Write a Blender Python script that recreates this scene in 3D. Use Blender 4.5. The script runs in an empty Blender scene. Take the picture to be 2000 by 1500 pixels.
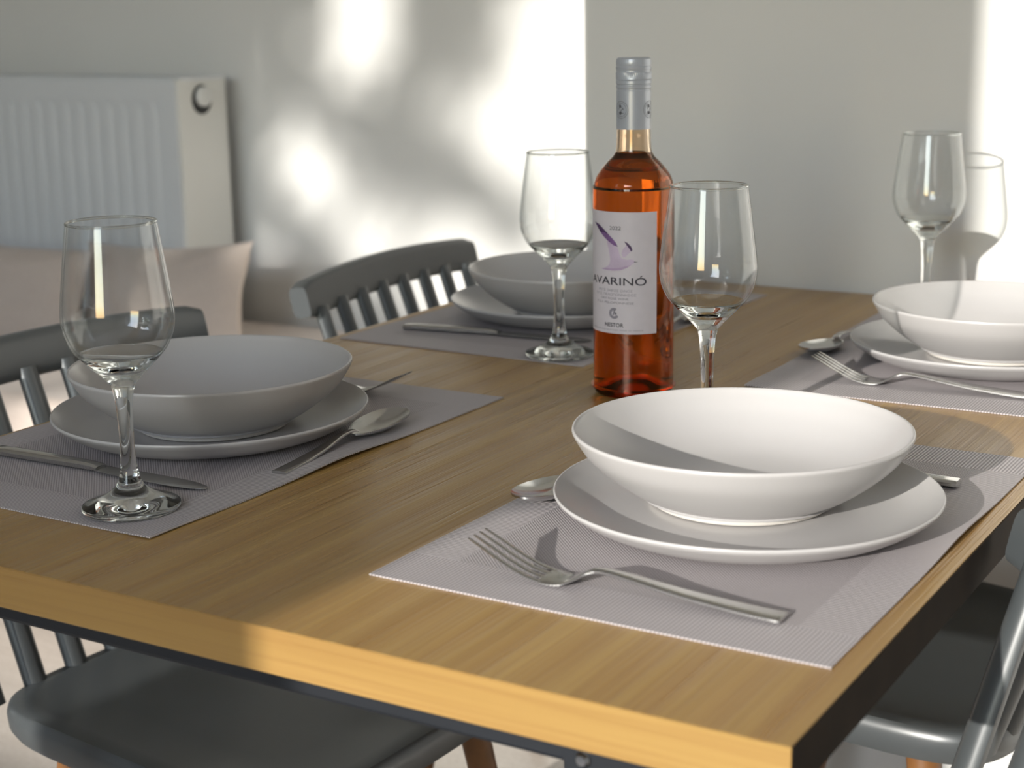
import bpy, bmesh, math, random
from mathutils import Vector, Matrix
R = math.radians
sc = bpy.context.scene
col = sc.collection
H = 0.75                                    # height of the table top above the floor

# ------------------------------------------------------------------ camera
cam_d = bpy.data.cameras.new('camera')
cam = bpy.data.objects.new('camera', cam_d); col.objects.link(cam); sc.camera = cam
cam_d.sensor_width = 36.0; cam_d.sensor_fit = 'HORIZONTAL'
cam_d.lens = 3123.25 / 2000 * 36.0
cam_d.clip_start = 0.02
r_ = Vector((0.85900576, 0.51170544, -0.01632963)); u_ = Vector((-0.10270296, 0.2034808, 0.97367739)); f_ = Vector((-0.50155878, 0.83471738, -0.22734484))
cam.matrix_world = Matrix(((r_.x, u_.x, -f_.x, 0.24647), (r_.y, u_.y, -f_.y, -0.66068), (r_.z, u_.z, -f_.z, 0.34024 + H), (0, 0, 0, 1)))
cam_d.dof.use_dof = True; cam_d.dof.focus_distance = 1.20; cam_d.dof.aperture_fstop = 8.0

# ------------------------------------------------------------------ sky, sun, exposure
SUN_AZ, SUN_EL = 86.0, 15.5                 # direction the light travels in plan, and its height
world = bpy.data.worlds.new('sky'); sc.world = world; world.use_nodes = True
wn = world.node_tree.nodes; wl = world.node_tree.links
for n in list(wn): wn.remove(n)
sky = wn.new('ShaderNodeTexSky'); sky.sky_type = 'NISHITA'; sky.sun_disc = False
sky.sun_elevation = R(38); sky.sun_rotation = R(184); sky.air_density = 1.4; sky.dust_density = 0.8; sky.ozone_density = 1.0
bg = wn.new('ShaderNodeBackground'); bg.inputs['Strength'].default_value = 0.9
wo = wn.new('ShaderNodeOutputWorld')
wl.new(sky.outputs[0], bg.inputs[0]); wl.new(bg.outputs[0], wo.inputs[0])
sun_d = bpy.data.lights.new('sun', 'SUN'); sun_d.energy = 5.2; sun_d.angle = R(0.53); sun_d.color = (1.0, 0.96, 0.89)
sun = bpy.data.objects.new('sun', sun_d); col.objects.link(sun)
sdir = Vector((math.cos(R(SUN_AZ)) * math.cos(R(SUN_EL)), math.sin(R(SUN_AZ)) * math.cos(R(SUN_EL)), -math.sin(R(SUN_EL))))
sun.rotation_euler = sdir.to_track_quat('-Z', 'Y').to_euler(); sun.location = (-1, -6, 5)
WY = -2.6                                   # inner face of the window wall
WIN = [(-2.46, -0.992, 0.95, 2.61), (-0.570, 1.00, 0.80, 2.60)]   # x0, x1, z0, z1 of its two openings
for i, (x0, x1, z0, z1) in enumerate(WIN):  # portals: only guide the sampling of the sky
    l = bpy.data.lights.new('window_portal', 'AREA'); l.shape = 'RECTANGLE'; l.size = x1 - x0; l.size_y = z1 - z0
    l.cycles.is_portal = True
    o = bpy.data.objects.new('window_portal', l); col.objects.link(o)
    o.location = ((x0 + x1) / 2, WY - 0.12, (z0 + z1) / 2); o.rotation_euler = (R(90), 0, 0)
vs = sc.view_settings
sc.display_settings.display_device = 'sRGB'
vs.view_transform = 'Standard'; vs.look = 'None'; vs.exposure = 0.0; vs.gamma = 1.0; vs.use_curve_mapping = False
cy = sc.cycles
cy.max_bounces = 14; cy.diffuse_bounces = 5; cy.glossy_bounces = 6; cy.transmission_bounces = 12; cy.transparent_max_bounces = 24
cy.caustics_reflective = False; cy.caustics_refractive = False; cy.sample_clamp_indirect = 6.0
cy.use_denoising = True
try: cy.denoiser = 'OPENIMAGEDENOISE'
except Exception: pass

# ------------------------------------------------------------------ helpers
def tag(o, label=None, cat=None, group=None, kind=None):
    if label: o['label'] = label
    if cat: o['category'] = cat
    if group: o['group'] = group
    if kind: o['kind'] = kind
    return o
def empty(name, loc, rz=0.0):
    o = bpy.data.objects.new(name, None); col.objects.link(o); o.location = loc; o.rotation_euler = (0, 0, rz)
    o.empty_display_size = 0.05
    return o
def link(name, me, mat=None, parent=None, loc=(0, 0, 0), rz=0.0):
    if mat and not me.materials: me.materials.append(mat)
    o = bpy.data.objects.new(name, me); col.objects.link(o); o.location = loc; o.rotation_euler = (0, 0, rz)
    if parent: o.parent = parent
    return o
class MB:
    """collects faces for one mesh"""
    def __init__(s): s.v = []; s.f = []
    def add(s, vs, fs):
        b = len(s.v); s.v += [tuple(v) for v in vs]; s.f += [tuple(i + b for i in f) for f in fs]; return s
    def box(s, x0, x1, y0, y1, z0, z1):
        return s.add([(x0, y0, z0), (x1, y0, z0), (x1, y1, z0), (x0, y1, z0), (x0, y0, z1), (x1, y0, z1), (x1, y1, z1), (x0, y1, z1)],
                     [(0, 3, 2, 1), (4, 5, 6, 7), (0, 1, 5, 4), (1, 2, 6, 5), (2, 3, 7, 6), (3, 0, 4, 7)])
    def loft(s, rings, cap=True):
        n = len(rings[0]); vs = [v for r in rings for v in r]; fs = []
        for k in range(len(rings) - 1):
            for i in range(n):
                j = (i + 1) % n
                fs.append((k * n + i, k * n + j, (k + 1) * n + j, (k + 1) * n + i))
        if cap:
            fs.append(tuple(range(n - 1, -1, -1))); fs.append(tuple((len(rings) - 1) * n + i for i in range(n)))
        return s.add(vs, fs)
    def lathe(s, prof, n=64, closed=False, mod=None):
        """prof: (r, z) list; r = 0 at an end makes a pole; closed joins the last to the first"""
        idx = []; vs = []
        for k, (r, z) in enumerate(prof):
            if r < 1e-6: idx.append([len(vs)] * n); vs.append((0, 0, z))
            else:
                idx.append(list(range(len(vs), len(vs) + n)))
                for i in range(n):
                    a = 2 * math.pi * i / n; rr = r if mod is None else r + mod(k, i)
                    vs.append((rr * math.cos(a), rr * math.sin(a), z))
        fs = []; m = len(prof)
        for k in range(m if closed else m - 1):
            a, b = idx[k], idx[(k + 1) % m]
            for i in range(n):
                j = (i + 1) % n
                q = [a[i], a[j], b[j], b[i]]
                q2 = [x for p, x in enumerate(q) if x not in q[:p]]
                if len(q2) > 2: fs.append(tuple(q2))
        return s.add(vs, fs)
    def tube(s, p0, p1, r0, r1, n=12, flat=1.0, mid=None):
        p0, p1 = Vector(p0), Vector(p1); d = (p1 - p0).normalized()
        a = Vector((0, 1, 0)) if abs(d.y) < .8 else Vector((1, 0, 0))
        e2 = (a - d * a.dot(d)).normalized(); e1 = e2.cross(d)
        sts = [(0, r0), (1, r1)] if mid is None else [(0, r0), (.5, mid), (1, r1)]
        rings = [[p0.lerp(p1, t) + e1 * (r * flat * math.cos(2 * math.pi * i / n)) + e2 * (r * math.sin(2 * math.pi * i / n)) for i in range(n)] for t, r in sts]
        return s.loft(rings)
    def mesh(s, name, smooth=True, angle=38.0):
        me = bpy.data.meshes.new(name); me.from_pydata(s.v, [], s.f); me.validate()
        bm = bmesh.new(); bm.from_mesh(me)
        bmesh.ops.recalc_face_normals(bm, faces=bm.faces)
        if smooth:
            for f in bm.faces: f.smooth = True
            for e in bm.edges:
                if len(e.link_faces) == 2 and e.calc_face_angle(0.0) > R(angle): e.smooth = False
        bm.to_mesh(me); bm.free()
        return me
    def build(s, name, mat, parent=None, loc=(0, 0, 0), rz=0.0, smooth=True, angle=38.0):
        return link(name, s.mesh(name, smooth, angle), mat, parent, loc, rz)
def bevel(o, w, seg=2):
    m = o.modifiers.new('bevel', 'BEVEL'); m.width = w; m.segments = seg; m.limit_method = 'ANGLE'; m.angle_limit = R(40)
    return o
def children(o): return [c for c in bpy.data.objects if c.parent == o]
def copy_tree(o, loc, rz, parent=None):
    c = o.copy(); col.objects.link(c)
    if parent is None: c.location = loc; c.rotation_euler = (0, 0, rz)
    else: c.parent = parent
    for ch in children(o): copy_tree(ch, None, None, c)
    return c
def interp(tab, t):
    for (a, va), (b, vb) in zip(tab, tab[1:]):
        if t <= b:
            k = 0 if b == a else max(0, (t - a) / (b - a)); k = k * k * (3 - 2 * k) if len(tab) < 0 else k
            return va + (vb - va) * k
    return tab[-1][1]
def smooth_prof(pts, n=6):
    """Catmull-Rom through (r, z) points"""
    out = []; P = [pts[0]] + list(pts) + [pts[-1]]
    for i in range(1, len(P) - 2):
        p0, p1, p2, p3 = P[i - 1], P[i], P[i + 1], P[i + 2]
        for k in range(n):
            t = k / n
            out.append(tuple(max(0, .5 * (2 * p1[c] + (p2[c] - p0[c]) * t + (2 * p0[c] - 5 * p1[c] + 4 * p2[c] - p3[c]) * t * t + (3 * p1[c] - p0[c] - 3 * p2[c] + p3[c]) * t ** 3)) for c in (0, 1)))
    out.append(tuple(pts[-1])); return out

# ------------------------------------------------------------------ materials
class NT:
    def __init__(s, name):
        s.m = bpy.data.materials.new(name); s.m.use_nodes = True; s.t = s.m.node_tree
        s.b = s.t.nodes['Principled BSDF']; s.out = s.t.nodes['Material Output']
    def n(s, typ, **kw):
        x = s.t.nodes.new(typ)
        for k, v in kw.items():
            if hasattr(x, k) and k not in x.inputs: setattr(x, k, v)
            else: x.inputs[k].default_value = v
        return x
    def l(s, a, b): s.t.links.new(a, b)
    def coord(s, scale=(1, 1, 1), rot=(0, 0, 0)):
        c = s.n('ShaderNodeTexCoord'); m = s.n('ShaderNodeMapping'); m.inputs['Scale'].default_value = scale; m.inputs['Rotation'].default_value = rot
        s.l(c.outputs['Object'], m.inputs['Vector']); return m.outputs[0]
    def noise(s, vec, scale=5, detail=3, rough=.5, dist=0):
        x = s.n('ShaderNodeTexNoise'); x.inputs['Scale'].default_value = scale; x.inputs['Detail'].default_value = detail
        x.inputs['Roughness'].default_value = rough; x.inputs['Distortion'].default_value = dist
        s.l(vec, x.inputs['Vector']); return x.outputs['Fac']
    def ramp(s, fac, stops):
        x = s.n('ShaderNodeValToRGB'); e = x.color_ramp.elements
        while len(e) < len(stops): e.new(.5)
        for k, (p, c) in enumerate(stops):
            e[k].position = p; e[k].color = (c[0], c[1], c[2], 1) if len(c) == 3 else c
        s.l(fac, x.inputs['Fac']); return x.outputs['Color']
    def math(s, op, a, b=None, c=None):
        x = s.n('ShaderNodeMath', operation=op)
        for k, v in enumerate((a, b, c)):
            if v is None: continue
            if isinstance(v, (int, float)): x.inputs[k].default_value = v
            else: s.l(v, x.inputs[k])
        return x.outputs[0]
    def mix(s, fac, a, b, mode='MIX'):
        x = s.n('ShaderNodeMixRGB', blend_type=mode)
        for k, v in (('Fac', fac), ('Color1', a), ('Color2', b)):
            if isinstance(v, (int, float)): x.inputs[k].default_value = v
            elif isinstance(v, tuple): x.inputs[k].default_value = (*v, 1)
            else: s.l(v, x.inputs[k])
        return x.outputs[0]
    def bump(s, h, strength=.3, dist=.001):
        x = s.n('ShaderNodeBump'); x.inputs['Strength'].default_value = strength; x.inputs['Distance'].default_value = dist
        s.l(h, x.inputs['Height']); s.l(x.outputs[0], s.b.inputs['Normal'])
    def set(s, color=None, rough=None, metal=None, **kw):
        if color is not None:
            if isinstance(color, tuple): s.b.inputs['Base Color'].default_value = (*color, 1)
            else: s.l(color, s.b.inputs['Base Color'])
        if rough is not None:
            if isinstance(rough, (int, float)): s.b.inputs['Roughness'].default_value = rough
            else: s.l(rough, s.b.inputs['Roughness'])
        if metal is not None: s.b.inputs['Metallic'].default_value = metal
        for k, v in kw.items(): s.b.inputs[k.replace('_', ' ')].default_value = v
        return s
def flat(name, color, rough=.5, metal=0.0, var=.06, scale=8, bump=0.0, bscale=300, **kw):
    t = NT(name); v = t.coord()
    n = t.noise(v, scale, 3)
    lo = tuple(c * (1 - var) for c in color); hi = tuple(min(1, c * (1 + var)) for c in color)
    t.set(t.ramp(n, [(.3, lo), (.7, hi)]), rough, metal, **kw)
    if bump: t.bump(t.noise(v, bscale, 4), bump, .0006)
    return t.m
M = {}
M['wall'] = flat('wall_paint', (.79, .785, .765), .9, var=.015, scale=3, bump=.12, bscale=160)
M['ceiling'] = flat('ceiling_paint', (.82, .81, .79), .9, var=.01)
M['skirting'] = flat('skirting_paint', (.74, .73, .71), .5, var=.02)
M['floor'] = None
M['radiator'] = flat('radiator_enamel', (.74, .755, .77), .35, var=.01)  # cool window light put into the enamel colour
M['radiator_warm_bounce'] = flat('radiator_enamel_warm_bounce', (.74, .735, .70), .4, var=.01)  # same enamel, warm bounce off the lit wall put into its colour
M['hole_shade'] = flat('hole_shade', (.012, .012, .013), .5)  # black that stands for the shade in the radiator's side hole
M['white_plastic'] = flat('white_plastic', (.75, .75, .73), .3)
M['chair'] = flat('slate_grey_paint', (.062, .069, .072), .36, var=.04, scale=20, bump=.03, bscale=500, Specular_IOR_Level=.9)
M['chair_leg'] = flat('brown_wood', (.20, .085, .025), .45, var=.25, scale=30)
M['steel_black'] = flat('black_powder_coat', (.011, .013, .017), .45, var=.1, bump=.1, bscale=900)
M['steel'] = flat('stainless_steel', (.57, .565, .555), .16, 1.0, var=.03, scale=60)
M['ceramic'] = flat('matte_grey_glaze', (.49, .474, .468), .27, var=.012, scale=6, bump=.02, bscale=250)
M['foot'] = flat('pale_stoneware', (.76, .72, .66), .7, var=.03)
M['capsule'] = flat('brushed_grey_foil', (.50, .53, .58), .36, .3, var=.03, scale=40)
M['ink_grey'] = flat('ink_grey', (.10, .10, .115), .6)
M['ink_soft'] = flat('ink_soft_grey', (.30, .28, .33), .6)
M['ink_black'] = flat('ink_black', (.035, .03, .045), .5)
M['ink_plum'] = flat('ink_plum', (.075, .035, .11), .5, var=.15, scale=200)
M['ink_violet'] = flat('ink_violet', (.21, .11, .28), .5, var=.15, scale=200)
M['ink_lilac'] = flat('ink_lilac', (.50, .37, .55), .55, var=.10, scale=90)
M['ink_pale'] = flat('ink_pale_lilac', (.58, .48, .62), .55, var=.08, scale=90)
M['paper'] = flat('label_paper', (.66, .62, .665), .5, var=.02, scale=120, bump=.05, bscale=900)
M['frame'] = flat('window_frame_white', (.78, .78, .77), .4, var=.01)
M['bark'] = flat('tree_bark', (.10, .075, .05), .9, var=.3, scale=20, bump=.6, bscale=30)
M['leaf'] = flat('green_leaf', (.07, .12, .03), .6, var=.4, scale=3)
def mk_floor():
    t = NT('light_oak_laminate'); v = t.coord((1, 1, 1))
    g = t.noise(t.coord((3, 40, 1)), 2.0, 4)
    sp = t.noise(v, 130, 2)
    c = t.ramp(g, [(.3, (.56, .51, .455)), (.7, (.66, .615, .56))])
    t.set(t.mix(.25, c, t.ramp(sp, [(.35, (.45, .41, .37)), (.65, (.75, .71, .66))])), .45); t.bump(g, .1); return t.m
M['floor'] = mk_floor()
def mk_wood(name, along, fine=True):
    """oak decor; along = 'y' or 'x' is the grain direction"""
    t = NT(name)
    def sc_(a, b): return (a, b, a) if along == 'y' else (b, a, a)
    n1 = t.noise(t.coord(sc_(26, .9)), 1.0, 4, .55, .3)
    n2 = t.noise(t.coord(sc_(210, 3.0)), 1.0, 3, .6)
    w = t.n('ShaderNodeTexWave', wave_type='BANDS', bands_direction='X' if along == 'y' else 'Y', wave_profile='SIN')
    w.inputs['Scale'].default_value = 1.0; w.inputs['Distortion'].default_value = 7.0; w.inputs['Detail'].default_value = 2.0; w.inputs['Detail Scale'].default_value = .6
    t.l(t.coord(sc_(9, 1.3)), w.inputs['Vector'])
    base = t.ramp(n1, [(.28, (.335, .198, .060)), (.5, (.405, .250, .080)), (.72, (.475, .306, .108))])
    c = t.mix(t.math('MULTIPLY', t.math('SUBTRACT', 1.0, w.outputs['Fac']), .38), base, (.30, .155, .045))
    c = t.mix(t.math('MULTIPLY', t.ramp(n2, [(.42, (1, 1, 1)), (.56, (0, 0, 0))]), .34), c, (.27, .14, .045))
    ro = t.math('MULTIPLY_ADD', n2, .16, .22)
    t.set(c, ro)
    t.bump(t.math('ADD', n2, t.math('MULTIPLY', w.outputs['Fac'], .4)), .75 if fine else .2, .0013)
    return t.m
M['oak'] = mk_wood('oak_table_top', 'y'); M['oak_edge'] = mk_wood('oak_edge_banding', 'x', False); M['dark_edge'] = flat('dark_brown_edge', (.030, .019, .011), .8, var=.2, scale=30, Specular_IOR_Level=.15)
def mk_mat():
    """woven vinyl; the mat is MATX by MATY and its local origin is a corner"""
    t = NT('woven_mauve_vinyl')
    c = t.n('ShaderNodeTexCoord'); s = t.n('ShaderNodeSeparateXYZ'); t.l(c.outputs['Object'], s.inputs[0])
    x, y = s.outputs[0], s.outputs[1]
    k = 2 * math.pi / .0026
    sx = t.math('SINE', t.math('MULTIPLY', x, k)); sy = t.math('SINE', t.math('MULTIPLY', y, k))
    chk = t.math('MULTIPLY_ADD', t.math('MULTIPLY', sx, sy), .5, .5)
    lnx = t.math('MULTIPLY_ADD', sx, .5, .5); lny = t.math('MULTIPLY_ADD', sy, .5, .5)
    dx = t.math('MINIMUM', x, t.math('SUBTRACT', .30, x)); dy = t.math('MINIMUM', y, t.math('SUBTRACT', .45, y))
    ex = t.math('LESS_THAN', dx, .036); ey = t.math('LESS_THAN', dy, .046)
    h = t.n('ShaderNodeMix'); h.data_type = 'FLOAT'; t.l(ex, h.inputs[0]); t.l(chk, h.inputs[2]); t.l(lny, h.inputs[3])
    h2 = t.n('ShaderNodeMix'); h2.data_type = 'FLOAT'; t.l(ey, h2.inputs[0]); t.l(h.outputs[0], h2.inputs[2]); t.l(lnx, h2.inputs[3])
    hh = h2.outputs[0]
    border = t.math('MAXIMUM', ex, ey)
    c1 = t.ramp(hh, [(.2, (.22, .198, .204)), (.62, (.505, .463, .473))])
    c2 = t.ramp(hh, [(.15, (.285, .26, .267)), (.60, (.56, .517, .527))])
    t.set(t.mix(border, c1, c2), .5); t.bump(hh, .45, .0007); return t.m
M['mat'] = mk_mat()
def mk_fabric():
    t = NT('beige_linen'); v = t.coord()
    n = t.noise(v, 420, 2); b = t.noise(v, 5, 3)
    c = t.ramp(b, [(.3, (.56, .465, .405)), (.7, (.66, .56, .49))])
    t.set(t.mix(.3, c, t.ramp(n, [(.3, (.40, .33, .29)), (.7, (.74, .65, .58))])), .95, Sheen_Weight=.25); t.bump(n, .4); return t.m
M['linen'] = mk_fabric()
def mk_thin_glass():
    t = NT('thin_clear_glass'); t.t.nodes.remove(t.b)
    lw = t.n('ShaderNodeLayerWeight'); lw.inputs['Blend'].default_value = .5
    tr = t.n('ShaderNodeBsdfTransparent'); t.l(t.ramp(lw.outputs['Facing'], [(0, (.986, .988, .987)), (.75, (.965, .973, .970)), (.92, (.82, .85, .84)), (.99, (.45, .50, .48))]), tr.inputs[0])
    gl = t.n('ShaderNodeBsdfGlossy'); gl.inputs['Roughness'].default_value = .0
    fr = t.n('ShaderNodeFresnel'); ge = t.n('ShaderNodeNewGeometry')   # the wall is thin: no total reflection from inside it
    t.l(t.math('MULTIPLY_ADD', ge.outputs['Backfacing'], 1 / 1.58 - 1.58, 1.58), fr.inputs[0])
    mx = t.n('ShaderNodeMixShader'); t.l(fr.outputs[0], mx.inputs[0]); t.l(tr.outputs[0], mx.inputs[1]); t.l(gl.outputs[0], mx.inputs[2])
    t.l(mx.outputs[0], t.out.inputs[0]); return t.m
M['thin_glass'] = mk_thin_glass()
def mk_glass(name, color, ior, rough=0.0):
    t = NT(name); t.t.nodes.remove(t.b)
    g = t.n('ShaderNodeBsdfGlass'); g.inputs['Color'].default_value = (*color, 1); g.inputs['Roughness'].default_value = rough; g.inputs['IOR'].default_value = ior
    t.l(g.outputs[0], t.out.inputs[0]); return t.m
M['glass'] = mk_glass('clear_glass', (.985, .994, .990), 1.5)
M['bottle_glass'] = mk_glass('bottle_glass', (.968, .895, .81), 1.5)
M['wine'] = mk_glass('rose_wine', (.93, .455, .12), 1.34)

# ------------------------------------------------------------------ room
def struct(name, mb, mat, parent=None, label=None, bev=0):
    o = mb.build(name, mat, parent, smooth=False)
    if parent is None: o['kind'] = 'structure'
    if label: o['label'] = label
    if bev: bevel(o, bev)
    return o
XL, XR, CE = -3.7, 1.9, 2.68
FY, RY, CX = 1.203, 2.10, -0.757            # far wall, recessed wall, its corner
struct('floor', MB().box(XL - .2, XR + .2, WY - .25, RY + .2, -.12, 0), M['floor'])
struct('ceiling', MB().box(XL - .2, XR + .2, WY - .25, RY + .2, CE, CE + .15), M['ceiling'])
struct('wall_far', MB().box(CX, XR + .2, FY, RY + .2, 0, CE), M['wall'], bev=.004)
struct('wall_recess', MB().box(XL - .2, CX, RY, RY + .2, 0, CE), M['wall'])
struct('wall_left', MB().box(XL - .2, XL, WY, RY, 0, CE), M['wall'])
struct('wall_right', MB().box(XR, XR + .2, WY, FY, 0, CE), M['wall'])
wb = MB(); y0, y1 = WY - .25, WY
wb.box(XL - .2, WIN[0][0], y0, y1, 0, CE); wb.box(WIN[0][1], WIN[1][0], y0, y1, 0, CE); wb.box(WIN[1][1], XR + .2, y0, y1, 0, CE)
for w in WIN:
    wb.box(w[0], w[1], y0, y1, 0, w[2]); wb.box(w[0], w[1], y0, y1, w[3], CE)
struct('wall_back', wb, M['wall'])
for k, (x0, x1, z0, z1) in enumerate(WIN):
    f = MB(); t_ = .05
    for a in ((x0, x0 + t_, z0, z1), (x1 - t_, x1, z0, z1), (x0, x1, z0, z0 + t_), (x0, x1, z1 - t_, z1)):
        f.box(a[0], a[1], y0 + .06, y0 + .12, a[2], a[3])
    struct('window_%d' % (k + 1), f, M['frame'])
struct('baseboard_far', MB().box(CX - .012, XR, FY - .012, FY, 0, .07), M['skirting'], bev=.003)
struct('baseboard_recess', MB().box(XL, CX - .012, RY - .012, RY, 0, .07), M['skirting'], bev=.003)
M['blocker'] = flat('blocker_render', (.30, .29, .27), .9, var=.1, scale=2)  # for the added, unseen sky blockers outside
M['paving'] = flat('terrace_paving', (.42, .40, .36), .9, var=.1, scale=1)
struct('terrace', MB().box(-14, 14, -30, WY - .25, -.2, -.08), M['paving'])

fins = MB()                                    # added fins outside the windows, out of view, narrowing the skylight
for a, b, l in ((-2.85, -2.62, 1.6), (-.885, -.70, 2.0), (1.10, 1.30, 2.0)): fins.box(a, b, WY - .25 - l, WY - .25, -.2, CE + .2)
struct('added_light_fins', fins, M['blocker'])
struct('added_sky_blocker', MB().box(-16, -0.4, -10.5, -10.3, -.2, 2.9), M['blocker'])  # added out of view to hold back the low sky

# ------------------------------------------------------------------ tree outside the left window (its crown dapples the recess wall)
random.seed(11)
TY = -13.0
def to_tree(X, z, Y=RY, ty=TY):
    k = (ty - Y) / sdir.y
    return Vector((X + sdir.x * k, ty, z + H + sdir.z * k))
tree = empty('tree', (-4.0, TY, -.08)); tag(tree, 'leafy tree on the terrace outside the left window', 'tree')
tb = Vector((-4.0, TY, -.08))
tm = MB()
tm.tube((0, 0, 0), (.15, .05, 3.3), .14, .09, 10)
tm.build('trunk', M['bark'], tree)
br = MB()
for q in [(-2.05, .27), (-1.53, 0.0), (-1.75, .08), (-1.6, .27), (-1.42, .27), (-2.2, .1), (-1.93, .36), (-1.95, -.12)]:
    e = to_tree(*q) - tb
    br.tube((.15, .05, 3.25), e, .035, .010, 6)
br.build('branch', M['bark'], tree)['kind'] = 'stuff'
lv = MB()
def leaf(c, s):
    a = Vector((random.gauss(0, 1), random.gauss(0, 1), random.gauss(0, 1))).normalized()
    b = a.cross(Vector((random.gauss(0, 1), random.gauss(0, 1), random.gauss(0, 1)))).normalized(); n = a.cross(b) * .12
    lv.add([c - a * s, c + b * s * .45 + n * s, c + a * s, c - b * s * .45 + n * s], [(0, 1, 2), (0, 2, 3)])
strokes = [  # points on the recess wall (X, z above the table), spread, leaves per stroke
    ([(-2.06, .30), (-1.885, .156), (-1.703, .064), (-1.527, -.015)], .030, 420),
    ([(-1.60, .36), (-1.60, .26), (-1.68, .16), (-1.74, .07)], .038, 330),
    ([(-1.75, .08), (-1.66, .05), (-1.56, .00)], .050, 260),
    ([(-1.50, .42), (-1.50, .30), (-1.54, .22)], .05, 170),
    ([(-2.15, .45), (-2.00, .38), (-1.85, .40)], .050, 260),
    ([(-2.20, .35), (-2.18, .0), (-2.16, -.3)], .055, 420),
    ([(-2.02, .16), (-2.03, .08)], .03, 70),
    ([(-2.02, -.06), (-1.95, -.13), (-1.93, -.25)], .04, 130),
    ([(-1.48, .0), (-1.42, -.06), (-1.38, -.10)], .03, 80),
    ([(-2.10, .45), (-1.95, .32), (-1.98, .22)], .06, 330),
    ([(-1.60, .42), (-1.30, .44)], .04, 160),
    ([(-2.20, -.24), (-1.86, -.25), (-1.80, -.36)], .05, 260),
    ([(-1.98, -.28), (-1.68, -.34)], .05, 300),
]
for pts, sp, n in strokes:
    for _ in range(n):
        t = random.random() * (len(pts) - 1); k = min(int(t), len(pts) - 2); t -= k
        X = pts[k][0] + (pts[k + 1][0] - pts[k][0]) * t + random.gauss(0, sp); z = pts[k][1] + (pts[k + 1][1] - pts[k][1]) * t + random.gauss(0, sp)
        leaf(to_tree(X, z, RY, TY + random.uniform(-.5, .5)) - tb, random.uniform(.028, .05))
for _ in range(26000):                      # the rest of the crown, all round the gaps the sun comes through
    X = random.uniform(-6.4, -.70); z = random.uniform(-1.6, 2.7)
    edge = .50 + .06 * math.sin(7 * X)
    if z < edge and X > -2.25 - .08 * math.sin(9 * z): continue
    if ((X + 3.4) / 3.0) ** 2 + ((z - .6) / 2.2) ** 2 > 1: continue
    near = z < edge + .3 and X > -2.6
    leaf(to_tree(X, z, RY, TY + random.uniform(-.7, .7)) - tb, random.uniform(.03, .05) if near else random.uniform(.06, .10))
lv.build('leaves', M['leaf'], tree, smooth=False)['kind'] = 'stuff'

# ------------------------------------------------------------------ radiator
rad = empty('radiator', (-2.6, RY, 0)); tag(rad, 'white panel radiator mounted on the wall behind the cushions', 'radiator')
rx0, rx1, ry0, ry1, rz0, rz1 = -.65, .505, -.205, -.05, .445, .965
MB().box(rx0, rx1 - .012, ry0 + .02, ry1, rz0 + .005, rz1 - .006).build('body', M['radiator'], rad, smooth=False)
# front panel: a raised rim and pressed vertical channels
fp = MB(); xs = []; pitch = .043
x = rx0
fp.box(rx0, rx1 - .004, ry0 + .006, ry0 + .022, rz0, rz1 - .004)
fp.build('front_panel', M['radiator'], rad, smooth=False)
bevel(rad.children[-1], .004)
yb = ry0 + .006
MB().box(rx0, rx1 - .006, yb - .006, yb, rz1 - .050, rz1 - .010).build('front_band', M['radiator'], rad, smooth=False); bevel(rad.children[-1], .0012)
MB().box(rx1 - .036, rx1 - .006, yb - .006, yb, rz0, rz1 - .050).build('front_band', M['radiator'], rad, smooth=False); bevel(rad.children[-1], .0012)
x = rx1 - .036 - pitch / 2 - .006
while x > rx0 + .02:                         # ribs between the channels, flared below the band
    q = MB(); rings = []
    for z, w, d in ((rz0 + .01, .0160, .0022), (rz1 - .085, .0160, .0022), (rz1 - .064, .0120, .0042), (rz1 - .050, .0075, .0060)):
        rings.append([(x - pitch / 2 + px, yb + py, z) for px, py in ((-w - .004, 0), (-w, -d), (w, -d), (w + .004, 0))])
    q.loft(rings, cap=True); q.build('rib', M['radiator'], rad)
    x -= pitch
MB().box(rx1 - .012, rx1, ry0 + .004, ry1, rz0, rz1 - .004).build('side_panel', M['radiator_warm_bounce'], rad, smooth=False)
bevel(rad.children[-1], .003)
tg = MB(); tg.box(rx0, rx1, ry0 + .010, ry0 + .022, rz1 - .006, rz1); tg.box(rx0, rx1, ry1 - .012, ry1, rz1 - .006, rz1)
n = 0; x = rx0
while x < rx1: tg.box(x, x + .006, ry0 + .02, ry1 - .01, rz1 - .008, rz1 - .001); x += .018
tg.build('top_grille', M['radiator'], rad, smooth=False)
def xdisc(r, t, prof=None, n=28):            # a lathe turned to face +x
    m = MB(); m.lathe(prof or [(0, 0), (r, 0), (r, t), (0, t)], n); m.v = [(v[2], v[0], v[1]) for v in m.v]; return m
hy, hz = (ry0 + ry1) / 2 - .002, rz1 - .046
xdisc(.0, 0, [(.018, 0), (.030, 0), (.031, .0015), (.029, .0025), (.0185, .0025)]).build('hole_shade_ring', M['hole_shade'], rad, loc=(rx1, hy, hz - .002))  # dark of the hole round the knob, laid on as a black ring
xdisc(.0, 0, [(0, 0), (.030, 0), (.030, .001), (0, .001)]).build('hole_shade_disc', M['hole_shade'], rad, loc=(rx1, hy, hz - .004))  # flat black disc in place of the shaded hole
kb = xdisc(.0, 0, [(0, 0), (.021, 0), (.0215, .010), (.019, .0135), (.012, .014), (.011, .011), (0, .011)]).build('valve_knob', M['white_plastic'], rad, loc=(rx1, hy, hz + .004))

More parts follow.
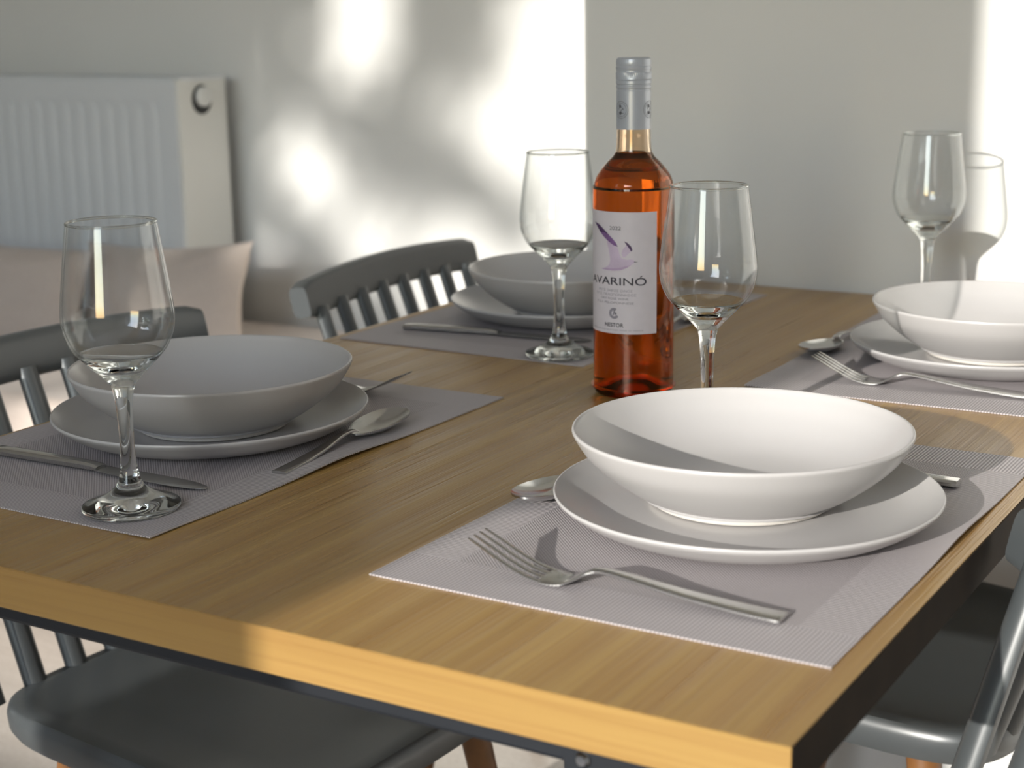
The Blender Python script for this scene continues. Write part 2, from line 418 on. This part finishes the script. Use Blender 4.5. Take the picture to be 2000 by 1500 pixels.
# ------------------------------------------------------------------ sofa and cushions
sofa = empty('sofa', (-2.55, 1.70, 0)); tag(sofa, 'beige upholstered bench sofa along the wall under the radiator', 'sofa')
def soft_box(x0, x1, y0, y1, z0, z1, w):
    return MB().box(x0, x1, y0, y1, z0, z1)
o = soft_box(-.95, .93, -.41, .375, .06, .27, .02).build('base', M['linen'], sofa, smooth=True, angle=80); bevel(o, .02, 3)
for k, (a, b) in enumerate(((-.95, -.012), (-.008, .93))):
    o = soft_box(a, b, -.42, .378, .27, .425, .04).build('seat_cushion', M['linen'], sofa, smooth=True, angle=80); bevel(o, .035, 4)
for xx in (-.88, .86):
    for yy in (-.34, .30): MB().lathe([(0, 0), (.02, 0), (.025, .06), (0, .06)], 12).build('leg', M['chair_leg'], sofa, loc=(xx, yy, 0))
def pillow_mesh(w, h, t, seed, ear=.10):
    random.seed(seed); n = 28; m = MB(); V = {}
    ph = [(random.uniform(3, 8), random.uniform(3, 8), random.uniform(0, 6), random.uniform(.0015, .004)) for _ in range(7)]
    def P(i, j, s):
        u, v = -1 + 2 * i / n, -1 + 2 * j / n
        x = w / 2 * u * (1 - ear * (1 - v * v)); z = h / 2 * v * (1 - ear * (1 - u * u))
        e = max(0, (1 - u * u)) ** .45 * max(0, (1 - v * v)) ** .45
        d = t / 2 * e + sum(a * math.sin(fu * u + fv * v + p) for fu, fv, p, a in ph) * e
        # creases that run in from the corners
        cr = 0
        for cu in (-1, 1):
            for cv in (-1, 1):
                du, dv = u - cu, v - cv; rr = math.hypot(du, dv); an = math.atan2(dv * -cv, du * -cu)
                cr += .007 * math.exp(-(rr / .55) ** 2) * math.sin(an * 9 + seed)
        return (x, s * (d + cr * e), z)
    for s in (-1, 1):
        for i in range(n + 1):
            for j in range(n + 1):
                if s == 1 and (i in (0, n) or j in (0, n)): V[(i, j, 1)] = V[(i, j, -1)]; continue
                V[(i, j, s)] = len(m.v); m.v.append(P(i, j, s))
        for i in range(n):
            for j in range(n): m.f.append((V[(i, j, s)], V[(i + 1, j, s)], V[(i + 1, j + 1, s)], V[(i, j + 1, s)]))
    return m.mesh('cushion', True, 60)
def place_pillow(me, loc, rot, label):
    o = link('cushion', me, M['linen'], None, loc); o.rotation_euler = rot
    sm = MB()                                # piped seam round the edge
    tag(o, label, 'cushion', 'cushions on the sofa'); return o
place_pillow(pillow_mesh(.52, .245, .14, 3, .13), (-2.075, 1.79, .425 + .090), (R(-14), R(-4), R(-6)), 'beige linen cushion with a pointed corner beside the lit wall')
place_pillow(pillow_mesh(.58, .245, .15, 8, .05), (-2.50, 1.68, .425 + .078), (R(-16), R(1), R(4)), 'beige linen cushion in shade in front of the radiator, at the left edge')

# ------------------------------------------------------------------ dining table
TW, TL, TT = 0.792, 1.195, 0.028
tab = empty('dining_table', (-TW / 2, TL / 2, 0)); tag(tab, 'oak topped dining table with a black metal frame', 'table')
hx, hy_ = TW / 2, TL / 2
o = MB().box(-hx + .001, hx - .001, -hy_ + .001, hy_ - .001, H - TT, H).build('tabletop', M['oak'], tab, smooth=False)
def edge(x0, x1, y0, y1, m):
    o = MB().box(x0, x1, y0, y1, H - TT, H - .0002).build('edge_band', m, tab, smooth=False); bevel(o, .0006, 1)
edge(-hx, hx, -hy_, -hy_ + .001, M['oak_edge']); edge(-hx, hx, hy_ - .001, hy_, M['oak_edge'])
edge(hx - .001, hx, -hy_, hy_, M['dark_edge']); edge(-hx, -hx + .001, -hy_, hy_, M['dark_edge'])  # long side edges, coloured darker than the end edges
fz0, fz1 = H - TT - .026, H - TT
for y_ in (-hy_ + .03, hy_ - .055):
    o = MB().box(-hx + .03, hx - .03, y_, y_ + .025, fz0, fz1).build('frame_rail', M['steel_black'], tab, smooth=False); bevel(o, .003)
for x_ in (-hx + .03, hx - .055):
    o = MB().box(x_, x_ + .025, -hy_ + .055, hy_ - .055, fz0, fz1).build('frame_rail', M['steel_black'], tab, smooth=False); bevel(o, .003)
for sx in (-1, 1):
    for sy in (-1, 1):
        x_ = sx * (hx - .075); y_ = sy * (hy_ - .075)
        o = MB().box(x_ - .02, x_ + .02, y_ - .02, y_ + .02, 0, fz0).build('leg', M['steel_black'], tab, smooth=False); bevel(o, .003)
        xb = sx * (hx - .127)
        if sy == -1:
            o = MB().box(xb - .012, xb + .05 if sx > 0 else xb + .012, -hy_ + .0285, -hy_ + .030, fz0 - .012, fz1 - .004).build('bracket', M['steel_black'], tab, smooth=False)
            mb = MB(); mb.lathe([(0, 0), (.0045, 0), (.0045, .002), (.003, .0035), (0, .0038)], 16)
            mb.v = [(v[0], -v[2], v[1]) for v in mb.v]; mb.build('bolt', M['steel'], tab, loc=(xb, -hy_ + .0285, fz0 + .006))

# ------------------------------------------------------------------ chairs (built facing +x, origin on the floor under the seat)
def make_chair():
    root = empty('dining_chair', (0, 0, 0))
    # seat: lofted rings of a rounded outline
    def outline(s, z, n=48, dish=0):
        r = []
        for i in range(n):
            a = 2 * math.pi * i / n; c, s_ = math.cos(a), math.sin(a); e = 2 / 6.5
            x = math.copysign(abs(c) ** e, c); y = math.copysign(abs(s_) ** e, s_)
            hw = .205 + .012 * x
            r.append((.205 * x * s, hw * y * s, z))
        return r
    m = MB()
    rings = [outline(.90, .424), outline(.975, .428), outline(.995, .436), outline(1.0, .450), outline(.99, .4575), outline(.975, .460), outline(.90, .4600), outline(.875, .4580), outline(.60, .4545), outline(.25, .4530)]
    m.loft(rings); m.build('seat', M['chair'], root)
    # eight flattened spindles
    ns = 8
    for k in range(ns):
        y = -.186 + .372 * k / (ns - 1)
        q = MB(); q.tube((-.195, y * .97, .452), (-.288 - .012 * (1 - (y / .19) ** 2), y, .742 - .006 * (y / .19) ** 2), .0125, .0115, 12, .70, .0122)
        q.build('spindle', M['chair'], root)
    # top rail: curved in plan, rounded ends
    m = MB(); rings = []; L = .217; n = 25
    for k in range(n):
        t = -1 + 2 * k / (n - 1); y = L * t
        bx = -.312 + .014 * t * t; zc = .753 - .008 * t * t
        hh, th = .0240, .0135
        e = 1 - abs(t)
        if e < .06: s = .80 + .20 * (e / .06) ** .5
        else: s = 1
        prof = []
        for i in range(20):
            a = 2 * math.pi * i / 20; c, s_ = math.cos(a), math.sin(a); ee = 2 / 4.5
            px = th * math.copysign(abs(c) ** ee, c); pz = hh * s * math.copysign(abs(s_) ** ee, s_)
            tl = R(14)
            prof.append((bx + px * math.cos(tl) - pz * math.sin(tl) , y, zc + px * math.sin(tl) * .6 + pz * math.cos(tl)))
        rings.append(prof)
    m.loft(rings); m.build('top_rail', M['chair'], root)
    for sx in (-1, 1):
        for sy in (-1, 1):
            q = MB(); q.tube((sx * .12, sy * .145, .43), (sx * .185, sy * .195, 0), .0165, .0105, 14); q.build('leg', M['chair_leg'], root)
    return root
ch = make_chair()
spots = [(-.705, .465, -3.5, 'slate grey spindle back chair at the near left side, its seat under the table'),
         (-.688, 1.100, 3.7, 'slate grey spindle back chair at the far left side, sunlit end on its top rail'),
         (-.235, .865, 172, 'slate grey chair at the far right side with its sunlit seat edge showing'),
         (-.0498, .0183, 223.3, 'slate grey chair nearest the camera, only a leaning spindle showing')]
for i, (x, y, a, lb) in enumerate(spots):
    o = ch if i == 0 else copy_tree(ch, (0, 0, 0), 0)
    o.location = (x, y, 0); o.rotation_euler = (0, 0, R(a)); tag(o, lb, 'chair', 'chairs around the dining table')

# ------------------------------------------------------------------ placemats
MX, MY = .30, .45
def make_mat(seed, lifts):
    random.seed(seed); nx, ny = 30, 45; m = MB()
    def z(u, v):
        d = 0.0
        for (cu, cv, su, sv, a) in lifts: d += a * math.exp(-((u - cu) / su) ** 2 - ((v - cv) / sv) ** 2)
        return d
    for lay in (0, 1):
        for i in range(nx + 1):
            for j in range(ny + 1):
                u, v = i / nx, j / ny
                m.v.append((MX * u, MY * v, z(u, v) + (.0012 if lay else .0002)))
    N = (nx + 1) * (ny + 1); I = lambda i, j, l: l * N + i * (ny + 1) + j
    for i in range(nx):
        for j in range(ny):
            m.f.append((I(i, j, 1), I(i + 1, j, 1), I(i + 1, j + 1, 1), I(i, j + 1, 1))); m.f.append((I(i, j, 0), I(i, j + 1, 0), I(i + 1, j + 1, 0), I(i + 1, j, 0)))
    for i in range(nx):
        m.f.append((I(i, 0, 0), I(i + 1, 0, 0), I(i + 1, 0, 1), I(i, 0, 1))); m.f.append((I(i, ny, 1), I(i + 1, ny, 1), I(i + 1, ny, 0), I(i, ny, 0)))
    for j in range(ny):
        m.f.append((I(0, j, 1), I(0, j + 1, 1), I(0, j + 1, 0), I(0, j, 0))); m.f.append((I(nx, j, 0), I(nx, j + 1, 0), I(nx, j + 1, 1), I(nx, j, 1)))
    return m.mesh('placemat')
mats = [(-.3159, .0992, -.0084, [(1.0, .55, .05, .13, .003)], 'mauve woven placemat nearest the camera, right under a fork in sun'),
        (-.7863, .0891, -.0104, [(1.0, .48, .10, .14, .0035), (1.0, .05, .1, .1, .001)], 'mauve woven placemat in shade at the near left place'),
        (-.7786, .6884, -.0234, [], 'mauve woven placemat behind the wine bottle at the far left place'),
        (-.3066, .6740, .0140, [(.0, .04, .08, .1, .0015)], 'mauve woven placemat with a glass shadow stripe at the far right place')]
for i, (x, y, a, lf, lb) in enumerate(mats):
    o = link('placemat', make_mat(i, lf), M['mat'], None, (x, y, H), a); tag(o, lb, 'placemat', 'placemats on the table')

# ------------------------------------------------------------------ plates and bowls
pl = smooth_prof([(0, .0055), (.060, .0055), (.085, .0060), (.105, .0090), (.120, .0155), (.1275, .0205), (.1297, .0222), (.1307, .0218), (.1306, .0200), (.127, .0165), (.115, .0085), (.098, .0020), (.080, .0003), (.072, .0), (.069, .0020), (.0, .0022)], 5)
plate_me = MB().lathe(pl, 96).mesh('dinner_plate')
bz = .0064
bo = smooth_prof([(0, .0088), (.040, .0090), (.066, .0125), (.086, .0215), (.1015, .0340), (.1110, .0460), (.1142, .0512), (.1156, .0520), (.1165, .0512), (.1158, .0480), (.1075, .0350), (.0935, .0220), (.078, .0110), (.068, .0062), (.0635, .0045), (.0, .0045)], 5)
bowl_me = MB().lathe(bo, 96).mesh('bowl')
foot_me = MB().lathe([(.055, .0050), (.0555, .0008), (.057, 0), (.0618, 0), (.0632, .0010), (.0645, .0052)], 96, closed=True).mesh('foot')
PP = [(-.1531, .3103, -.1665, .3320, 'near right place, in full sun', ''), (-.6393, .3247, -.6374, .3255, 'near left place, in shade', ''),
      (-.6259, .9130, -.6150, .9080, 'far left place, behind the bottle', ''), (-.1401, .8797, -.1360, .8880, 'far right place by the wall, in bright sun', '')]
mat_top = H + .0012
for i, (px, py, bx, by, wh, _) in enumerate(PP):
    o = link('dinner_plate', plate_me, M['ceramic'], None, (px, py, mat_top)); tag(o, 'grey dinner plate under the bowl, ' + wh, 'plate', 'dinner plates on the placemats')
    b = empty('bowl', (bx, by, mat_top + bz)); tag(b, 'wide grey bowl on a plate, ' + wh, 'bowl', 'bowls on the dinner plates')
    link('bowl_body', bowl_me, M['ceramic'], b); link('foot', foot_me, M['foot'], b)
    b.children[-1]['label'] = 'pale unglazed foot ring'

# ------------------------------------------------------------------ cutlery (built along +x: tip at +x, handle end at -x, z = 0 on the mat)
def strip(sts, n=12, ee=2 / 3.2):
    """stations (x, half width, z of underside, thickness, y centre)"""
    m = MB(); rings = []
    for x, w, z, t, *yc in sts:
        yc = yc[0] if yc else 0.0
        rings.append([(x, yc + w * math.copysign(abs(math.cos(a)) ** ee, math.cos(a)), z + t / 2 + t / 2 * math.copysign(abs(math.sin(a)) ** ee, math.sin(a))) for a in [2 * math.pi * (i + .5) / n for i in range(n)]])
    return m.loft(rings)
HANDLE = [(-.110, .0075, .0004, .0030), (-.109, .0080, .0002, .0034), (-.085, .0076, .0010, .0036), (-.045, .0062, .0040, .0034), (-.010, .0046, .0082, .0032), (.008, .0037, .0098, .0030), (.016, .0036, .0092, .0028)]
def dense(sts, k=3):
    out = []
    P = [sts[0]] + sts + [sts[-1]]
    for i in range(1, len(P) - 2):
        for q in range(k):
            t = q / k; out.append(tuple(.5 * (2 * P[i][c] + (P[i + 1][c] - P[i - 1][c]) * t + (2 * P[i - 1][c] - 5 * P[i][c] + 4 * P[i + 1][c] - P[i + 2][c]) * t * t + (3 * P[i][c] - P[i - 1][c] - 3 * P[i + 1][c] + P[i + 2][c]) * t ** 3) for c in range(len(P[i]))))
    out.append(sts[-1]); return out
def make_fork():
    r = empty('fork', (0, 0, 0))
    strip([HANDLE[0]] + dense(HANDLE[1:])).build('handle', M['steel'], r)
    hd = [(.014, .0036, .0094, .0028), (.020, .0045, .0075, .0026), (.027, .0080, .0036, .0024), (.034, .0112, .0010, .0022), (.042, .0122, .0004, .0020), (.050, .0123, .0010, .0019)]
    strip(dense(hd)).build('head', M['steel'], r)
    for k in range(4):
        y = -.0099 + .0066 * k
        ts = [(.048, .0023, .0008, .0020, y), (.060, .0021, .0032, .0020, y), (.074, .0018, .0085, .0019, y * .99), (.088, .0015, .0152, .0018, y * .98), (.099, .0010, .0205, .0015, y * .97), (.1010, .0005, .0215, .0008, y * .97)]
        strip(dense(ts), 8, 1).build('tine', M['steel'], r)
    return r
def make_knife():
    r = empty('knife', (0, 0, 0))
    hs = [(-.110, .0072, .0003, .0050), (-.109, .0078, .0001, .0056), (-.070, .0074, .0001, .0062), (-.025, .0062, .0002, .0064), (-.004, .0055, .0003, .0060), (.004, .0060, .0008, .0040)]
    strip([hs[0]] + dense(hs[1:])).build('handle', M['steel'], r)
    bs = [(.002, .0055, .0010, .0026), (.012, .0080, .0011, .0020), (.040, .0092, .0010, .0018), (.075, .0094, .0009, .0016), (.094, .0078, .0009, .0014), (.106, .0042, .0009, .0012), (.110, .0012, .0009, .0008)]
    strip(dense(bs), 10, 2 / 2.2).build('blade', M['steel'], r)
    return r
def make_spoon():
    r = empty('spoon', (0, 0, 0))
    hs = [(-.090, .0066, .0004, .0026), (-.089, .0070, .0002, .0030), (-.065, .0066, .0008, .0032), (-.030, .0050, .0038, .0030), (-.004, .0034, .0080, .0028), (.012, .0032, .0082, .0026), (.018, .0042, .0070, .0022)]
    strip([hs[0]] + dense(hs[1:])).build('handle', M['steel'], r)
    # bowl: an egg-shaped shell
    m = MB(); nx, na = 14, 28; a0, a1 = .012, .090; t = .0014
    def P(rr, a, lo):
        cx = (a0 + a1) / 2 + .003; lx = (a1 - a0) / 2
        x = cx + lx * rr * math.cos(a); y = .0185 * rr * math.sin(a) * (1 + .16 * math.cos(a))
        rim = .0072 + .0022 * math.cos(a) * rr
        z = rim - (.0072) * (1 - rr ** 2.2) * 1.0
        return (x, y, max(.0, z) + (0 if lo else t))
    for lo in (1, 0):
        b = len(m.v); m.v.append(P(0, 0, lo))
        for k in range(1, nx + 1):
            for i in range(na): m.v.append(P(k / nx, 2 * math.pi * i / na, lo))
        for i in range(na): m.f.append((b, b + 1 + i, b + 1 + (i + 1) % na))
        for k in range(nx - 1):
            for i in range(na):
                j = (i + 1) % na; q = b + 1 + k * na; m.f.append((q + i, q + na + i, q + na + j, q + j))
    N = 1 + nx * na; q = 1 + (nx - 1) * na
    for i in range(na):
        j = (i + 1) % na; m.f.append((q + i, q + j, N + q + j, N + q + i))
    m.build('spoon_bowl', M['steel'], r, angle=60)
    return r
fk, kn, sp = make_fork(), make_knife(), make_spoon()
fk.scale = (.955, 1.08, 1)
zt = mat_top + .0002
def lay(proto, first, x, y, a, label, cat, group):
    o = proto if first else copy_tree(proto, (0, 0, 0), 0)
    o.location = (x, y, zt); o.rotation_euler = (0, 0, R(a)); tag(o, label, cat, group)
FG, KG, SG = 'forks on the placemats', 'knives on the placemats', 'spoons on the placemats'
lay(fk, True, -.1665, .1440, 181.5, 'stainless steel fork on the nearest placemat, in front of the sunlit bowl', 'fork', FG)
lay(fk, False, -.166, .7390, 181.0, 'stainless steel fork in front of the far right plate', 'fork', FG)
lay(fk, False, -.655, .4920, 1.0, 'stainless steel fork behind the near left plate with dark upturned tines', 'fork', FG)
lay(fk, False, -.655, 1.062, 0.0, 'stainless steel fork behind the far left plate', 'fork', FG)
lay(kn, True, -.636, .1880, 0.0, 'stainless steel knife behind the wine glass at the near left place', 'knife', KG)
lay(kn, False, -.635, .7750, 6.5, 'stainless steel knife in front of the far left plate', 'knife', KG)
lay(kn, False, -.157, .4490, 180.0, 'stainless steel knife mostly hidden behind the sunlit bowl, handle end showing', 'knife', KG)
lay(kn, False, -.150, 1.030, 180.0, 'stainless steel knife behind the far right plate', 'knife', KG)
lay(sp, True, -.5105, .3340, 94.0, 'stainless steel spoon beside the near left plate on the table centre side', 'spoon', SG)
lay(sp, False, -.2960, .3440, 270.0, 'stainless steel spoon left of the sunlit bowl, only its upturned tip showing', 'spoon', SG)
lay(sp, False, -.2935, .9020, 268.0, 'stainless steel spoon with a dark bowl left of the far right plate', 'spoon', SG)
lay(sp, False, -.4800, .9000, 88.0, 'stainless steel spoon right of the far left plate, behind the bottle', 'spoon', SG)

# ------------------------------------------------------------------ wine glasses
GH = .204
def make_glass():
    r = empty('wine_glass', (0, 0, 0))
    outer = smooth_prof([(.0293, .1122), (.0330, .1170), (.0370, .1265), (.0386, .1370), (.0381, .1470), (.0365, .1600), (.0345, .1750), (.0322, .1920), (.0306, .2034)], 5)
    inner = [(max(.001, a - .0013), z + (.0007 if z < .13 else 0)) for a, z in outer]
    bowlp = outer + [(.0303, .2040), (.0299, .2040)] + list(reversed(inner))
    MB().lathe(bowlp, 72, closed=True).build('glass_bowl', M['thin_glass'], r)
    # rim bead
    rb = [(.0300 + .0010 * math.cos(a), .2034 + .0010 * math.sin(a)) for a in [2 * math.pi * i / 8 for i in range(8)]]
    MB().lathe(rb, 72, closed=True).build('rim', M['glass'], r)
    st = smooth_prof([(0, .0030), (.020, .0015), (.031, .0002), (.0338, .0008), (.0346, .0026), (.0335, .0044), (.026, .0072), (.0165, .0118), (.0098, .0175), (.0072, .0240), (.0058, .0320), (.0051, .0480), (.0054, .0650), (.0064, .0800), (.0082, .0890), (.0110, .0930), (.0162, .0986), (.0232, .1056), (.0292, .1120), (.0288, .1130), (.0278, .1128), (.0210, .1085), (.0130, .1050), (.0060, .1034), (0, .1030)], 5)
    MB().lathe(st, 64).build('stem_and_foot', M['glass'], r)
    return r
g = make_glass()
GP = [(-.5440, .1292, 'wine glass in the near left of the picture, standing on the shaded placemat'),
      (-.5235, .7150, 'wine glass left of the wine bottle, on the far left placemat'),
      (-.2623, .4893, 'wine glass right of the wine bottle, behind the sunlit bowl'),
      (-.2541, 1.0546, 'wine glass against the far wall behind the far right bowl')]
for i, (x, y, lb) in enumerate(GP):
    o = g if i == 0 else copy_tree(g, (0, 0, 0), 0)
    o.location = (x, y, mat_top + .0001 if i < 2 or i == 3 else H + .0014); tag(o, 'empty clear ' + lb, 'wine glass', 'wine glasses on the table')

# ------------------------------------------------------------------ wine bottle
bt = empty('wine_bottle', (-.3905, .6145, H)); tag(bt, 'rose wine bottle with a lilac bird label and grey screw cap', 'bottle')
BR = .0362
outp = smooth_prof([(0, .0165), (.012, .0140), (.022, .0065), (.0285, .0012), (.0312, .0), (.0340, .0008), (.0358, .0035), (.0362, .0080), (.0362, .0150), (.0362, .1000), (.0362, .1790), (.0353, .1885), (.0320, .1976), (.0245, .2072), (.0186, .2132), (.0160, .2178), (.0152, .2240), (.0148, .2350), (.0145, .2500), (.0145, .2900)], 5)
def inset(prof, d):
    out = []
    for k, (r, z) in enumerate(prof):
        a = prof[max(0, k - 1)]; b = prof[min(len(prof) - 1, k + 1)]
        tx, tz = b[0] - a[0], b[1] - a[1]; L = math.hypot(tx, tz) or 1
        out.append((max(0, r - d * tz / L), z + d * tx / L))
    out[0] = (0, out[0][1]); return out
innp = inset(outp, .0024)
LQ = .2168
glassp = outp + [(.0105, .2900)] + [q for q in reversed(innp) if q[1] < .2895]
MB().lathe(glassp, 96).build('bottle_body', M['bottle_glass'], bt)
lq = [q for q in inset(outp, .0022) if q[1] < LQ or q[0] > .02]
lq = [q for q in lq if q[1] < LQ]
rt = lq[-1][0]
MB().lathe(lq + [(rt - .0002, LQ), (rt - .0012, LQ - .0006), (0, LQ - .0007)], 96).build('wine', M['wine'], bt)
# screw capsule
cp = [(.0146, .2375), (.0151, .2374), (.0151, .2705), (.0147, .2712), (.0147, .2722), (.0153, .2728), (.0154, .2745), (.0149, .2752), (.0149, .2760), (.0155, .2766), (.0155, .2792), (.0151, .2798), (.0155, .2804), (.0156, .2806), (.0156, .2862), (.0151, .2870), (.0151, .2882), (.0155, .2890), (.0156, .2908), (.0151, .2918), (.0153, .2926), (.0155, .2950), (.0150, .2976), (.0138, .2988), (0, .2990)]
kn0 = cp.index((.0156, .2806))
MB().lathe(cp, 128, mod=lambda k, i: (-.00028 if (k in (kn0, kn0 + 1) and i % 2) else 0)).build('screw_cap', M['capsule'], bt, angle=25)
# printing: everything below is bent round the bottle axis
LC = R(-92.0)
def wrap(pts2d, rad, a0):
    return [(rad * math.cos(a0 + s / rad), rad * math.sin(a0 + s / rad), z) for s, z in pts2d]
lab = MB(); n = 60; hw = R(62.5); z0, z1 = .0600, .1680
for k in range(n + 1):
    a = LC - hw + 2 * hw * k / n
    for rr in (BR + .00002, BR + .00016):
        for z in (z0, z1): lab.v.append((rr * math.cos(a), rr * math.sin(a), z))
for k in range(n):
    b = 4 * k; lab.f += [(b + 2, b + 6, b + 7, b + 3), (b, b + 1, b + 5, b + 4), (b + 1, b + 3, b + 7, b + 5), (b, b + 4, b + 6, b + 2)]
lab.f += [(0, 2, 3, 1), (4 * n, 4 * n + 1, 4 * n + 3, 4 * n + 2)]
label = lab.build('label', M['paper'], bt)
label['label'] = 'pale lilac paper label with a gull and dark lettering'
def text(body, size, a_c, zc, mat, width=None, rad=BR, name='lettering', parent=label, flip=False, bold=0.0, lift=.0004):
    cu = bpy.data.curves.new('t', 'FONT'); cu.body = body; cu.size = 1.0; cu.align_x = 'CENTER'; cu.align_y = 'CENTER'; cu.offset = bold
    cu.resolution_u = 4
    to = bpy.data.objects.new('t', cu); col.objects.link(to)
    dg = bpy.context.evaluated_depsgraph_get(); dg.update()
    me = bpy.data.meshes.new_from_object(to.evaluated_get(dg)); bpy.data.objects.remove(to)
    xs = [v.co.x for v in me.vertices]; ys = [v.co.y for v in me.vertices]
    w0 = max(xs) - min(xs); xm = (max(xs) + min(xs)) / 2
    sx = size if width is None else width / w0
    for v in me.vertices:
        s = (v.co.x - xm) * sx * (-1 if flip else 1); z = zc + (v.co.y) * size
        r = rad + lift; a = a_c + s / rad
        v.co = (r * math.cos(a), r * math.sin(a), z)
    me.materials.clear(); me.materials.append(mat)
    return link(name, me, None, parent)
VA = R(-63.47)
def ang(d): return VA + R(d)
AW = lambda d0, d1: R(d1 - d0) * BR
text('2022', .0046, ang(-26.3), .1537, M['ink_grey'], AW(-35, -17.6))
text('AVARIN\u00d3', .0096, ang(-29.3), .1066, M['ink_black'], AW(-77, 18.2), bold=.008)
text('\u03a1\u039f\u0396\u0395 \u039e\u0397\u03a1\u039f\u03a3 \u039f\u0399\u039d\u039f\u03a3', .0030, ang(-28.6), .0984, M['ink_soft'], AW(-56, -1))
text('\u03a0.\u0393.\u0395. \u03a0\u0395\u039b\u039f\u03a0\u039f\u039d\u039d\u0397\u03a3\u039f\u03a3', .0030, ang(-29.3), .0948, M['ink_soft'], AW(-62.5, 4))
text('DRY ROS\u00c9 WINE', .0028, ang(-28.9), .0913, M['ink_soft'], AW(-51, -7))
text('P.G.I. PELOPONNESE', .0028, ang(-29.8), .0876, M['ink_soft'], AW(-60, .5))
text('NESTOR', .0050, ang(-28.7), .0676, M['ink_black'], AW(-43.5, -14), bold=.012)
text('PRODUCED AND BOTTLED, WINE OF GREECE', .0017, ang(-30), .0632, M['ink_soft'], AW(-74, 14))
def printpoly(pts, mat, name, lift=.0003, parent=label, rad=BR):
    """pts: (degrees from the view angle, mm of height)"""
    me = bpy.data.meshes.new(name); bm = bmesh.new()
    vs_ = [bm.verts.new((R(d) * rad, z / 1000, 0)) for d, z in pts]
    f = bm.faces.new(vs_); bmesh.ops.triangulate(bm, faces=[f])
    for _ in range(2): bmesh.ops.subdivide_edges(bm, edges=[e for e in bm.edges if e.calc_length() > .003], cuts=1); bmesh.ops.triangulate(bm, faces=bm.faces[:])
    for v in bm.verts:
        a = VA + v.co.x / rad; z = v.co.y; v.co = ((rad + lift) * math.cos(a), (rad + lift) * math.sin(a), z)
    bm.to_mesh(me); bm.free(); return link(name, me, mat, parent)
printpoly([(-40.0, 142.2), (-34, 140.8), (-28.8, 139.2), (-22.0, 136.3), (-19.4, 130.9), (-16.8, 127.8), (-9.3, 126.4), (-2.0, 126.9), (1.7, 125.3), (1.6, 124.0), (-3.2, 121.8), (-9.3, 119.4), (-18.1, 117.2), (-28.8, 116.6), (-40.9, 116.7), (-50.8, 117.0), (-40.9, 118.9), (-35.4, 121.6), (-33.8, 125.6), (-35.3, 131.8)], M['ink_pale'], 'bird_body')
printpoly([(-67.9, 157.6), (-55.7, 156.1), (-45.8, 152.4), (-36.8, 148.2), (-44.1, 149.4), (-52.5, 149.2), (-58.1, 152.4)], M['ink_plum'], 'wing_tip', .0004)
printpoly([(-52.5, 149.2), (-44.1, 149.4), (-36.8, 148.2), (-29.4, 144.2), (-24.6, 140.9), (-22.0, 137.5), (-28.7, 138.8), (-36.8, 141.9), (-45.0, 145.4)], M['ink_violet'], 'bird_wing', .0004)
printpoly([(-14.9, 135.7), (-9.3, 139.3), (-3.2, 133.9), (-8.1, 131.1), (-11.2, 128.7), (-14.9, 128.7), (-16.8, 131.8)], M['ink_pale'], 'bird_wing', .0004)
printpoly([(-13.0, 142.8), (-8.1, 141.3), (-3.2, 138.2), (-1.4, 135.1), (-3.2, 133.7), (-6.2, 136.6), (-9.9, 139.7)], M['ink_plum'], 'wing_tip', .0005)
printpoly([(1.0, 125.0), (6.2, 124.4), (1.0, 123.9)], M['ink_grey'], 'beak', .0004)
printpoly([(-50.8, 117.0), (-40.9, 118.2), (-28.8, 118.3), (-18.1, 119.4), (-9.3, 121.0), (-3, 122.0), (-9.3, 119.2), (-18.1, 117.0), (-28.8, 116.3), (-40.9, 116.4)], M['ink_lilac'], 'bird_body', .0004)
def ringpoly(cd, cz, r0, r1, mat, name, parent, rad, n=32, a0=0, a1=360, lift=.00035):
    """flat printed ring, cd degrees, sizes in mm"""
    vs_, fs = [], []
    for k in range(n + 1):
        a = R(a0 + (a1 - a0) * k / n)
        for rr in (r0, r1):
            s = rr * math.cos(a) / 1000; z = (cz + rr * math.sin(a)) / 1000; t = ang(cd) + s / rad
            vs_.append(((rad + lift) * math.cos(t), (rad + lift) * math.sin(t), z))
    for k in range(n): fs.append((2 * k, 2 * k + 1, 2 * k + 3, 2 * k + 2))
    me = bpy.data.meshes.new(name); me.from_pydata(vs_, [], fs); return link(name, me, mat, parent)
ringpoly(-28, 78.2, 2.6, 5.0, M['ink_soft'], 'seal', label, BR, a0=60, a1=330)
ringpoly(-27, 77.6, .4, 1.9, M['ink_soft'], 'seal', label, BR, a0=-40, a1=230)
ringpoly(-26, 79.6, 1.0, 1.8, M['ink_grey'], 'seal', label, BR, a0=100, a1=320)
cap = [o for o in bt.children if o.name.startswith('screw_cap')][0]
CR = .0151
for cdeg in (-46, 62):
    ringpoly(cdeg, 254.4, 7.2, 7.5, M['ink_grey'], 'seal', cap, CR, 40)
    ringpoly(cdeg, 254.4, 5.6, 5.85, M['ink_grey'], 'seal', cap, CR, 40)
    ringpoly(cdeg - 4, 257.5, .3, 1.4, M['ink_grey'], 'seal', cap, CR, 16)
    ringpoly(cdeg, 254.0, 2.6, 3.0, M['ink_grey'], 'seal', cap, CR, 16, 20, 170)
    ringpoly(cdeg - 3, 251.6, .2, 1.5, M['ink_grey'], 'seal', cap, CR, 16)
    ringpoly(cdeg + 8, 253.2, 1.6, 2.1, M['ink_grey'], 'seal', cap, CR, 16, 60, 300)
# raised lettering on the back of the neck, seen through the glass
text('NESTOR', .0042, VA + math.pi, .2300, M['bottle_glass'], .022, .0150, 'raised_lettering', [o for o in bt.children if o.name.startswith('bottle_body')][0], lift=.0002)
